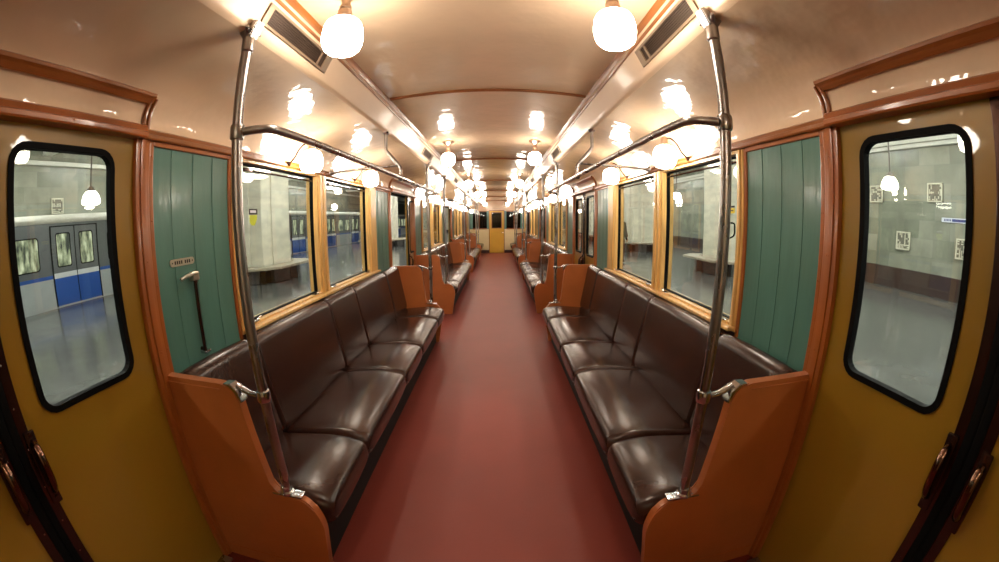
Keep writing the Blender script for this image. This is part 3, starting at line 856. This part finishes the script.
# relief squares
def relief(x, y, z, s, label, sz=.27, seed=0):
    rnd = random.Random(seed); t = thing('relief_panel', label, 'wall panel', (x - s * .004, y, z), 0, 'square relief panels on the station walls')
    bm = bmesh.new(); bx(bm, 0, -s * .03, -sz, sz, -sz, sz, .004); obj('backing', bm, 'reliefbg', t)
    bm = bmesh.new()
    for a, b, c, d in ((-sz, sz, sz - .045, sz), (-sz, sz, -sz, -sz + .045), (-sz, -sz + .045, -sz, sz), (sz - .045, sz, -sz, sz)): bx(bm, -s * .03, -s * .06, a, b, c, d, .005)
    q = (sz - .045) * 2 / 7
    for i in range(7):
        for j in range(7):
            if (i * 3 + j * 5 + rnd.randint(0, 3)) % 3 == 0:
                a = -sz + .045 + i * q; c = -sz + .045 + j * q
                L = rnd.choice((1, 2)); 
                if rnd.random() < .5: bx(bm, -s * .03, -s * .05, a, min(a + q * L, sz - .04), c + q * .25, c + q * .8)
                else: bx(bm, -s * .03, -s * .05, a + q * .2, a + q * .75, c, min(c + q * L, sz - .04))
    obj('carved_bars', bm, 'relief', t)
for i, (y, z, lb) in enumerate([(8.30, 2.83, 'pale square relief panel high on the right station wall, beside the lamp'), (6.03, 2.86, 'pale square relief panel, right one of the upper pair on the station wall'),
        (7.15, 1.44, 'pale square relief panel low in the middle of the right door window'), (4.98, 1.40, 'pale relief panel half cut by the right door window edge')]):
    relief(XR, y, z, 1, lb, seed=i)
relief(-15.0, 7.45, 2.99, -1, 'carved square relief panel above the train roof in the left door window', seed=9)
t = thing('direction_sign', 'small blue and white direction sign on the right station wall', 'sign', (XR, 5.45, 2.13))
bm = bmesh.new(); bx(bm, 0, -.03, -.5, .34, -.06, .06, .004); obj('board', bm, 'signwhite', t)
bm = bmesh.new(); bx(bm, -.03, -.034, -.48, -.02, -.035, .035)
for k in range(5): bx(bm, -.03, -.034, .02 + k * .05, .05 + k * .05, -.03, .03)
obj('lettering', bm, 'signblue', t)
# pendants and tubes
def make_pendant():
    t = thing('pendant_lamp', 'x', 'pendant lamp')
    bm = bmesh.new(); sweep(bm, [(0, 0, .30), (0, 0, 2.1)], .022, 10); lathe(bm, [(.05, .30), (.11, .24), (.13, .18)], (0, 0, 0), 20); lathe(bm, [(.1, 2.1), (.1, 2.06), (.03, 2.0)], (0, 0, 0), 16)
    obj('stem', bm, 'bstone', t, True)
    bm = bmesh.new(); lathe(bm, [(.10, .20), (.17, .14), (.225, .05), (.25, -.06), (.25, -.10), (.22, -.13), (.12, -.16), (0, -.17)], (0, 0, 0), 24); obj('bowl', bm, 'bowl', t, True)
    return t
pd = Kind(make_pendant)
pd((-9.6, 5.8, 2.60), 0, 'white bowl pendant in the left door window, above the opposite train', 'bowl pendants over the platforms')
pd((10.0, 6.45, 2.86), 0, 'white bowl pendant in the right door window, by the upper reliefs', 'bowl pendants over the platforms')
pd((9.2, 18.3, 2.86), 0, 'small distant bowl pendant seen through the first right window', 'bowl pendants over the platforms')
def make_tube():
    t = thing('ceiling_tube_light', 'x', 'tube light')
    bm = bmesh.new(); bx(bm, -.05, .05, -1.25, 1.25, .03, .09, .01); obj('housing', bm, 'twhite', t)
    for y in (-.9, .9):
        bm = bmesh.new(); sweep(bm, [(0, y, .08), (0, y, .40)], .012, 8); obj('stem', bm, 'twhite', t, True)
    bm = bmesh.new(); bx(bm, -.12, .12, -1.2, 1.2, -.02, .02, .01); obj('diffuser', bm, 'tube', t)
    return t
tb = Kind(make_tube)
for k in range(-2, 11):  # rows carried on behind the camera and far along, added to brighten the station
    for j, x in enumerate((-12.6, -4.3, 4.3, 9.6)):
        if (j == 0 and not 0 <= k <= 8) or (k > 6 and j == 3): continue
        nm = ['over the track behind the opposite train', 'over the inner left platform', 'over the inner right platform', 'over the outer right platform'][j]
        tb((x, .7 + 4.2 * k, 4.549), 0, 'ceiling tube light %s, %s along' % (nm, ORD[k] if k >= 0 else ('added just behind the camera', 'added well behind the camera')[k + 1]), 'tube lights of the station')

# the train across the platform --------------------------------------------
def opposite_train():
    t = thing('metro_train', 'grey and blue metro train standing across the left platform', 'train', (-11.47, 0, 0))
    DW = .80; doors = [6.25 + 4.65 * k for k in range(-1, 10)]
    ya, yb = -3.0, 58.0
    bm = bmesh.new()
    bx(bm, -2.6, 0, ya, yb, .76, 2.2); obj('upper_body', bm, 'tgrey', t)
    bm = bmesh.new(); bx(bm, -2.6, .004, ya, yb, -.25, .76); obj('lower_body', bm, 'tlight', t)
    bm = bmesh.new(); bx(bm, .0, .008, ya, yb, .755, .845); obj('blue_stripe', bm, 'tblue', t)
    bm = bmesh.new(); strip_y(bm, [(.03, 2.2), (.03, 2.24), (-.02, 2.31), (-.25, 2.40), (-.8, 2.48), (-1.3, 2.50), (-2.0, 2.47), (-2.6, 2.3)], ya, yb); obj('roof', bm, 'troof', t, True)
    bm = bmesh.new(); bx(bm, .0, .06, ya, yb, 2.19, 2.23, .004); obj('gutter', bm, 'troof', t)
    for d in doors:
        for e in (-1, 1):
            a, b = sorted((d + e * .012, d + e * DW))
            bm = bmesh.new(); bx(bm, .0, .018, a, b, .88, 2.09, .003); dl = obj('door_leaf', bm, 'tgrey', t)
            bm = bmesh.new(); bx(bm, .0, .020, a, b, .745, .88, .003); obj('white_band', bm, 'twhite', dl)
            bm = bmesh.new(); bx(bm, .0, .020, a, b, .02, .745, .003); obj('blue_kick_panel', bm, 'tblue', dl)
            o_ = rrect(a + .14, b - .14, 1.02, 1.93, .07); i_ = rrect(a + .17, b - .17, 1.05, 1.90, .05)
            bm = bmesh.new(); ring_yz(bm, o_, i_, .017, .028); obj('window_seal', bm, 'black', dl)
            bm = bmesh.new(); v = [bm.verts.new((.022, y, z)) for y, z in i_]; bm.faces.new(v); obj('pane', bm, 'tpane', dl)
        bm = bmesh.new(); bx(bm, .0, .024, d - DW - .04, d - DW, 0, 2.12); bx(bm, .0, .024, d + DW, d + DW + .04, 0, 2.12); bx(bm, .0, .024, d - DW, d + DW, 2.09, 2.12); bx(bm, .0, .026, d - .012, d + .012, 0.02, 2.09)
        obj('door_surround', bm, 'black', t)
        for a, b in ((1.22, 2.18), (2.47, 3.43)):
            o_ = rrect(d + a, d + b, 1.0, 1.86, .09); i_ = rrect(d + a + .03, d + b - .03, 1.03, 1.83, .07)
            bm = bmesh.new(); ring_yz(bm, o_, i_, .0, .014); w_ = obj('window', bm, 'black', t)
            bm = bmesh.new(); v = [bm.verts.new((.008, y, z)) for y, z in i_]; bm.faces.new(v); obj('pane', bm, 'tpane', w_)
    return t
opposite_train()

# a passenger on the right platform ----------------------------------------
def person(loc, rz):
    t = thing('person', 'person in a brown coat standing on the right platform, back turned', 'person', loc, rz)
    def skinned(name, pts, edges, rad, m, lvl=2):
        me = bpy.data.meshes.new(name); me.from_pydata(pts, edges, []); me.materials.append(M[m])
        o = bpy.data.objects.new(name, me); COL.objects.link(o); o.parent = t
        sk = o.modifiers.new('s', 'SKIN'); ly = me.skin_vertices[0]
        for i, r in enumerate(rad): ly.data[i].radius = r if isinstance(r, tuple) else (r, r)
        ly.data[0].use_root = True
        ss = o.modifiers.new('b', 'SUBSURF'); ss.levels = lvl; ss.render_levels = lvl
        for p in me.polygons: p.use_smooth = True
        return o
    P = [(0, 0, .95), (0, 0, 1.15), (0, 0, 1.36), (0, .01, 1.48), (0, .02, 1.56), (0, .03, 1.66), (0, .02, 1.74),
         (-.10, 0, .90), (-.11, .01, .50), (-.12, -.01, .10), (-.12, .12, .04), (.10, 0, .90), (.12, .03, .50), (.13, .02, .10), (.13, .15, .04),
         (-.19, 0, 1.41), (-.25, -.02, 1.14), (-.26, .06, .90), (-.26, .10, .80), (.19, 0, 1.41), (.25, -.02, 1.14), (.26, .06, .90), (.26, .10, .80)]
    E = [(0, 1), (1, 2), (2, 3), (3, 4), (4, 5), (5, 6), (0, 7), (7, 8), (8, 9), (9, 10), (0, 11), (11, 12), (12, 13), (13, 14), (2, 15), (15, 16), (16, 17), (17, 18), (2, 19), (19, 20), (20, 21), (21, 22)]
    R = [(.15, .11), (.14, .10), (.17, .11), .055, .055, (.08, .095), .07, .09, .06, .045, .035, .09, .06, .045, .035, .065, .05, .04, .03, .065, .05, .04, .03]
    body = skinned('body', P, E, R, 'trouser')
    skinned('head', [(0, .02, 1.52), (0, .03, 1.60), (0, .04, 1.68), (0, .03, 1.74)], [(0, 1), (1, 2), (2, 3)], [.052, .08, .092, .07], 'skin')
    skinned('hair', [(0, -.005, 1.60), (0, 0, 1.69), (0, .02, 1.765)], [(0, 1), (1, 2)], [.08, .098, .06], 'hair')
    CP = [(0, 0, .55), (0, 0, .95), (0, 0, 1.2), (0, 0, 1.40), (0, 0, 1.48), (-.20, 0, 1.40), (-.27, -.02, 1.13), (-.27, .07, .90), (.20, 0, 1.40), (.27, -.02, 1.13), (.27, .07, .90)]
    skinned('coat', CP, [(0, 1), (1, 2), (2, 3), (3, 4), (3, 5), (5, 6), (6, 7), (3, 8), (8, 9), (9, 10)],
            [(.27, .2), (.21, .16), (.20, .15), (.20, .14), .08, .085, .072, .065, .085, .072, .065], 'coat')
    for sx in (-1, 1):
        bm = bmesh.new()
        hx, hy, hz = sx * .27, .10, .84
        lathe(bm, [(0, .05), (.03, .04), (.036, 0), (.03, -.035), (0, -.045)], (hx, hy, hz), 10)
        for f in range(4):
            yy = hy - .025 + f * .018; ln = [.05, .06, .058, .045][f]
            sweep(bm, [(hx, yy, hz - .03), (hx - sx * .006, yy + .005, hz - .03 - ln * .6), (hx - sx * .02, yy + .008, hz - .035 - ln)], [.0095, .009, .007], 8)
        sweep(bm, [(hx, hy + .03, hz), (hx - sx * .012, hy + .05, hz - .03), (hx - sx * .02, hy + .055, hz - .055)], [.011, .01, .008], 8)
        obj('hand', bm, 'skin', t, True)
    return t
person((4.40, 13.2, 0), math.radians(-60))

# ------------------------------------------------------------------ camera, world, output
f_, k_, e_, H_ = 381.3132, -.0277, .06676377, 1.48267797
Mx = [[0.999966408837195, 0.0024060985685784306, 0.00783529750054013], [-0.003619648417694076, 0.9873099552360716, 0.15876381967274136], [-0.007353865825262952, -0.1587868476336272, 0.9872854995775029]]
cd = bpy.data.cameras.new('camera'); cam = bpy.data.objects.new('camera', cd); COL.objects.link(cam); SC.camera = cam
m4 = Matrix.Identity(4)
for i in range(3):
    m4[i][0] = Mx[i][0]; m4[i][1] = Mx[i][2]; m4[i][2] = -Mx[i][1]
m4.translation = (e_, 0, H_)
cam.matrix_world = m4
cd.type = 'PANO'; cd.panorama_type = 'FISHEYE_LENS_POLYNOMIAL'
cd.sensor_fit = 'HORIZONTAL'; cd.sensor_width = 36; cd.sensor_height = 36 * 562 / 999
pp = 999 / 36
cd.fisheye_fov = math.radians(200)
cd.fisheye_polynomial_k0 = 0; cd.fisheye_polynomial_k1 = -pp / f_; cd.fisheye_polynomial_k2 = 0
cd.fisheye_polynomial_k3 = -k_ * (pp / 400) ** 3; cd.fisheye_polynomial_k4 = 0
cd.clip_start = .02; cd.clip_end = 200

wd = bpy.data.worlds.new('world'); SC.world = wd; wd.use_nodes = True
wd.node_tree.nodes['Background'].inputs[0].default_value = (.5, .55, .6, 1); wd.node_tree.nodes['Background'].inputs[1].default_value = .02
SC.view_settings.view_transform = 'Standard'; SC.view_settings.look = 'None'; SC.view_settings.gamma = 1
SC.view_settings.use_curve_mapping = False; SC.view_settings.exposure = 0.0
SC.cycles.max_bounces = 10; SC.cycles.transparent_max_bounces = 12; SC.cycles.diffuse_bounces = 5; SC.cycles.glossy_bounces = 5
SC.cycles.sample_clamp_indirect = 6
SC.cycles.use_denoising = True
